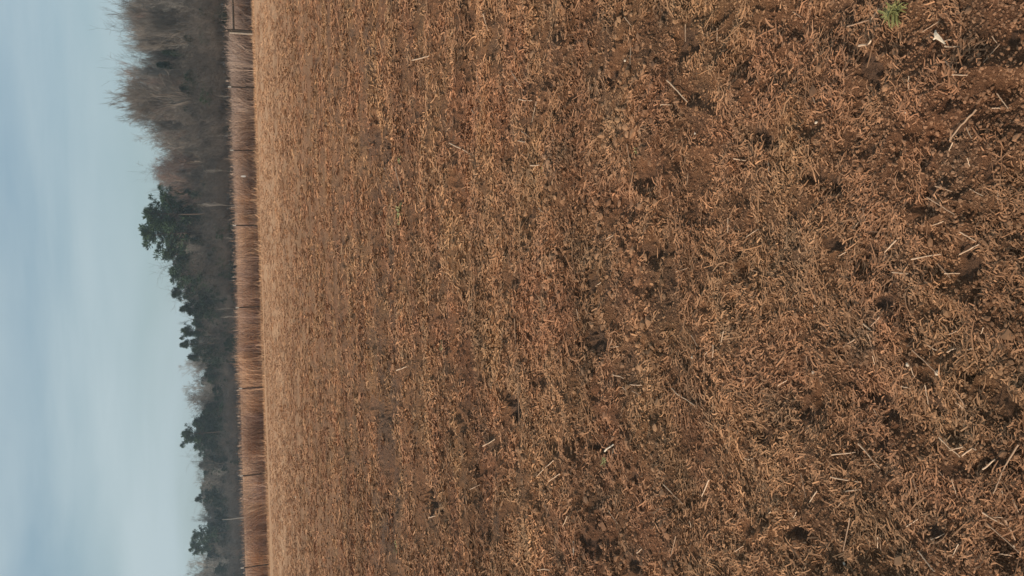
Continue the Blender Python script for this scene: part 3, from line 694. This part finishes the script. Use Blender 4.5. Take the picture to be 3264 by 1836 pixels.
P_FAN = [proto('a', bare_tree(11, up=.50, spread=.55, trunk=.12, kids=(7, 6, 5, 5, 4)), M_BARK, M_TWIG), proto('b', bare_tree(12, up=.50, spread=.57, trunk=.12, kids=(8, 5, 5, 5, 4)), M_BARK, M_TWIG)]
P_BARE = [proto('c', bare_tree(21, up=.45, spread=.62), M_BARK, M_TWIG), proto('d', bare_tree(22, up=.5, spread=.55, trunk=.35), M_BARK, M_TWIG), proto('e', bare_tree(23, up=.4, spread=.7, trunk=.2), M_BARK, M_TWIG)]
P_RED = [proto('f', bare_tree(31, up=.5, spread=.6), M_BARK, M_TWIG_RED)]
P_PALE = [proto('g', bare_tree(41, up=.6, spread=.5, trunk=.4), M_TWIG_PALE, M_TWIG_PALE), proto('h', bare_tree(42, up=.6, spread=.52, trunk=.3), M_TWIG_PALE, M_TWIG_PALE)]
P_PINE = [proto('i', pine_tree(51, .50, .20, 30), M_PINEBARK, M_NEEDLE), proto('j', pine_tree(52, .42, .17, 34), M_PINEBARK, M_NEEDLE_D), proto('k', pine_tree(57, .66, .21, 34, clumpr=.42), M_PINEBARK, M_NEEDLE),
          proto('l', pine_tree(54, .2, .15, 46, clumpr=.5), M_PINEBARK, M_NEEDLE_D)]
P_THICKET = [proto('m', bare_tree(61, kids=(5, 5, 4, 3), multi=7, up=.4, spread=.55, trunk=.3, rtrunk=.12, lens=(.45, .6, .6, .6)), M_BARK_D, M_TWIG_D),
             proto('n', bare_tree(62, kids=(5, 5, 4, 3), multi=7, up=.3, spread=.7, trunk=.3, rtrunk=.12, lens=(.45, .6, .6, .6)), M_BARK_D, M_TWIG_D)]
def wood_depth(py): return 135 + 150 * max(-.25, min(1.25, py / 1836)) ** 1.0
KINDS = {'fan': (P_FAN, 'bare_tree'), 'bare': (P_BARE, 'bare_tree'), 'red': (P_RED, 'bare_tree'), 'pale': (P_PALE, 'bare_tree'), 'pine': (P_PINE, 'pine_tree'), 'thicket': (P_THICKET, 'bush')}
tr = random.Random(77)
def plant(kind, var, px_top, py, label, dd=0.0, wide=1.0, group=None, name=None, cat=None):
    """a tree whose crown top stands at that place of the photo, at its real distance in the wood"""
    Y = wood_depth(py) + dd; top = at_depth(px_top, py, Y); foot = at_depth(760, py, Y); H = top.z
    pr, nm = KINDS[kind]; a, b = pr[var % len(pr)]
    e = bpy.data.objects.new(name or nm, None); COL.objects.link(e)
    e.location = (top.x, Y, 0); s = H / 10; e.scale = (s * wide, s * wide, s); e.rotation_euler = (0, 0, tr.uniform(0, 6.28))
    for nm2, me in (('trunk', a), ('crown', b)):
        c = bpy.data.objects.new(nm2, me); COL.objects.link(c); c.parent = e
    tag(e, label, cat or ('bush' if kind == 'thicket' else 'tree'), group)
TREES = [
 ('fan', 0, 388, 48, 'huge bare brown tree cut by the top edge of the photo', 0, .66),
 ('fan', 1, 405, 125, 'tall bare brown tree second from the top edge of the photo', 2, .40),
 ('fan', 1, 374, 312, 'fan-shaped bare tree with upswept twigs, standing clear between two gaps of sky', -3, .68),
 ('fan', 0, 420, 385, 'lower bare tree on the shoulder of the fan-shaped one', 3, .40),
 ('pale', 0, 392, 226, 'slim pale-twigged tree in the notch of sky between the biggest bare trees', 8, .3),
 ('pine', 3, 500, 205, 'dark green conifer in the notch between the two biggest bare trees', 6, .6),
 ('pine', 3, 520, 165, 'dark conifer half hidden among the big bare trees', 5, .5),
 ('bare', 1, 500, 440, 'arching bare tree just past the fan-shaped one', 0, .8),
 ('red', 0, 492, 520, 'reddish bare tree with a ragged top, first past the arching one', 0, .9),
 ('red', 0, 500, 575, 'reddish bare tree beside the first big pine', 3, .9),
 ('pine', 2, 454, 672, 'big pine with an airy round crown, the tallest pine', 0, 1.15),
 ('pine', 0, 450, 755, 'big pine with a dense dark crown and sky holes under it, beside the tallest', 2, 1.2),
 ('pine', 1, 520, 815, 'lower pine on the flank of the two biggest pines', 3, .9),
 ('pine', 0, 540, 880, 'bushy olive-green pine below the pair of big ones', 0, 1.2),
 ('pine', 1, 548, 938, 'round-topped pine next to the bushy olive one', 5, 1.1),
 ('pine', 3, 575, 985, 'squat dark pine sloping off from the round-topped one', 0, 1.0),
 ('pine', 2, 574, 1050, 'small-headed pine sticking up alone on a thin stem', 5, .7),
 ('pine', 1, 574, 1098, 'pointed pine between two small windows of sky', 0, .8),
 ('pine', 3, 600, 1140, 'dark pine beside the pale grey treetops', 0, .9),
 ('pale', 0, 584, 1172, 'pale grey feathery bare tree, the palest top in the middle of the wood', 12, 1.1),
 ('pale', 1, 588, 1222, 'pale grey feathery bare tree beside the palest one', 12, 1.1),
 ('bare', 0, 596, 1285, 'thin bare top between the pale tops and the lone round pine', 8, .7),
 ('pine', 2, 576, 1380, 'lone round-headed pine with a hole in its crown', 0, .95),
 ('pine', 1, 618, 1425, 'dark little pine in the shadow of the lone round-headed one', 4, .8),
 ('bare', 1, 620, 1490, 'wispy purple-grey bare tree past the lone round-headed pine', 0, .8),
 ('bare', 2, 632, 1540, 'spreading wispy bare tree next to the purple-grey one', 0, .9),
 ('pine', 1, 622, 1594, 'small pine with a knob-like tip leaning out of the wood', 0, .7),
 ('pale', 0, 622, 1668, 'slender pale bare tree above the white snag', 10, .7),
 ('pine', 0, 612, 1705, 'hazy pine with an open crown far along the wood', 0, .9),
 ('pine', 2, 604, 1738, 'hazy round-headed pine second from the bottom edge of the photo', 4, .8),
 ('pale', 1, 604, 1785, 'hazy feathery pale tree near the bottom edge of the photo', 10, 1.2),
 ('pale', 0, 606, 1828, 'hazy pale tree cut by the bottom edge of the photo', 10, 1.2)]
for (k, v, pt, py, lb, dd, wd) in TREES: plant(k, v, pt, py, lb, dd, wd)
# slim pale saplings along the wood's edge
for (py, pt) in ((305, 690), (430, 668), (505, 682), (545, 655), (655, 640), (700, 700), (760, 715), (985, 690), (1010, 705)):
    plant('pale', tr.randrange(2), pt, py, 'slim pale sapling at the foot of the dark wood behind the tall grass', -14, .32, 'slim pale saplings along the edge of the wood', 'sapling')
# pale snag
Y = wood_depth(1655) - 60; a = at_depth(708, 1657, Y)
V, F = tube_geo([(0, 0, -.2), (.05, 0, 1.5), (-.05, 0, a.z * .6), (.03, 0, a.z)], [.16, .15, .13, .07], 6)
o = mesh_np('snag', V, F, simple_material('bleached_snag', (.19, .18, .165), (.31, .295, .27), 3, .8)); o.location = (a.x, Y, 0)
tag(o, 'bare white dead trunk standing alone before the dark wood', 'dead tree')
# the body of the wood: interior trees that read as one dark mass
SKY = [(-700, 380), (0, 400), (140, 400), (175, 470), (215, 480), (250, 410), (300, 385), (380, 420), (430, 505), (560, 515), (620, 500), (700, 525), (800, 535), (860, 560), (960, 590), (1030, 610), (1120, 615),
       (1160, 640), (1270, 645), (1340, 615), (1420, 630), (1500, 640), (1600, 645), (1640, 668), (1700, 655), (1836, 655), (2500, 670)]
def skyline(py): return float(np.interp(py, [a for a, b in SKY], [b for a, b in SKY]))
def mass():
    rs = random.Random(5); groups = {}
    for row, (dd, hf, step) in enumerate(((-10, .36, 14), (-3, .50, 14), (4, .80, 24), (12, .95, 24), (24, .99, 24), (38, 1.0, 24))):
        py = -560
        while py < 2400:
            Y = wood_depth(py) + dd + rs.gauss(0, 2); base = at_depth(760, py, Y); H = at_depth(skyline(py), py, Y).z * hf * rs.uniform(.82, 1.03)
            if row <= 1: kind = rs.choice(['thicket'] * (3 if 640 < py < 1160 else 6) + ['pine'] * (2 if 640 < py < 1160 else 1))
            else:
                g_ = 1 if 640 < py else 0
                kind = rs.choice(['pine'] * (9 if g_ else (0 if py < 600 else 2)) + (['bare', 'bare', 'red', 'thicket', 'pale'] if py < 640 else ['bare', 'thicket', 'pale']))
            pr, _n = KINDS[kind]; vi = (3 if kind == 'pine' and rs.random() < .75 else rs.randrange(len(pr))) % len(pr)
            groups.setdefault((kind, vi), []).append((at_depth(700, py, Y).x, Y, H / 10 * (rs.uniform(.5, .75) if py < 640 and row > 1 else rs.uniform(1.0, 1.4)), H / 10, rs.uniform(0, 6.28)))
            py += step * rs.uniform(.6, 1.3) * 190 / Y * (1.0)
    V, F, MI = [], [], []; off = 0; mats = []
    for (kind, vi), items in groups.items():
        for me in KINDS[kind][0][vi]:
            co = np.zeros(len(me.vertices) * 3, np.float32); me.vertices.foreach_get('co', co); co = co.reshape(-1, 3)
            li = np.zeros(len(me.loops), np.int32); me.loops.foreach_get('vertex_index', li); li = li.reshape(-1, 4)
            mt = me.materials[0]
            if mt not in mats: mats.append(mt)
            for (x, y, sxy, sz, a) in items:
                ca, sa = math.cos(a), math.sin(a)
                V.append(np.stack([(co[:, 0] * ca - co[:, 1] * sa) * sxy + x, (co[:, 0] * sa + co[:, 1] * ca) * sxy + y, co[:, 2] * sz], 1))
                F.append(li + off); MI.append(np.full(len(li), mats.index(mt), np.int32)); off += len(co)
    V = np.concatenate(V); F = np.concatenate(F); MI = np.concatenate(MI)
    o = mesh_np('woods', V, F, mats[0])
    for m in mats[1:]: o.data.materials.append(m)
    o.data.polygons.foreach_set('material_index', MI)
    tag(o, 'dark tangled body of the wood below the treetops', 'woods', kind='stuff')
    print('woods faces', len(F))
mass()
# ------------------------------------------------------------------ haze
m = bpy.data.materials.new('haze_air'); m.use_nodes = True; t = m.node_tree; t.nodes.clear()
pv = N(t, 'ShaderNodeVolumePrincipled'); pv.inputs['Color'].default_value = (.70, .85, .95, 1); pv.inputs['Density'].default_value = .0005; pv.inputs['Anisotropy'].default_value = .3
oo = N(t, 'ShaderNodeOutputMaterial'); t.links.new(pv.outputs[0], oo.inputs['Volume'])
V, F = box_geo((0, 200, 14), (900, 760, 34)); V = [(a, b, c) for a, b, c in V]
o = mesh_np('haze', V, F, m); tag(o, kind='stuff')
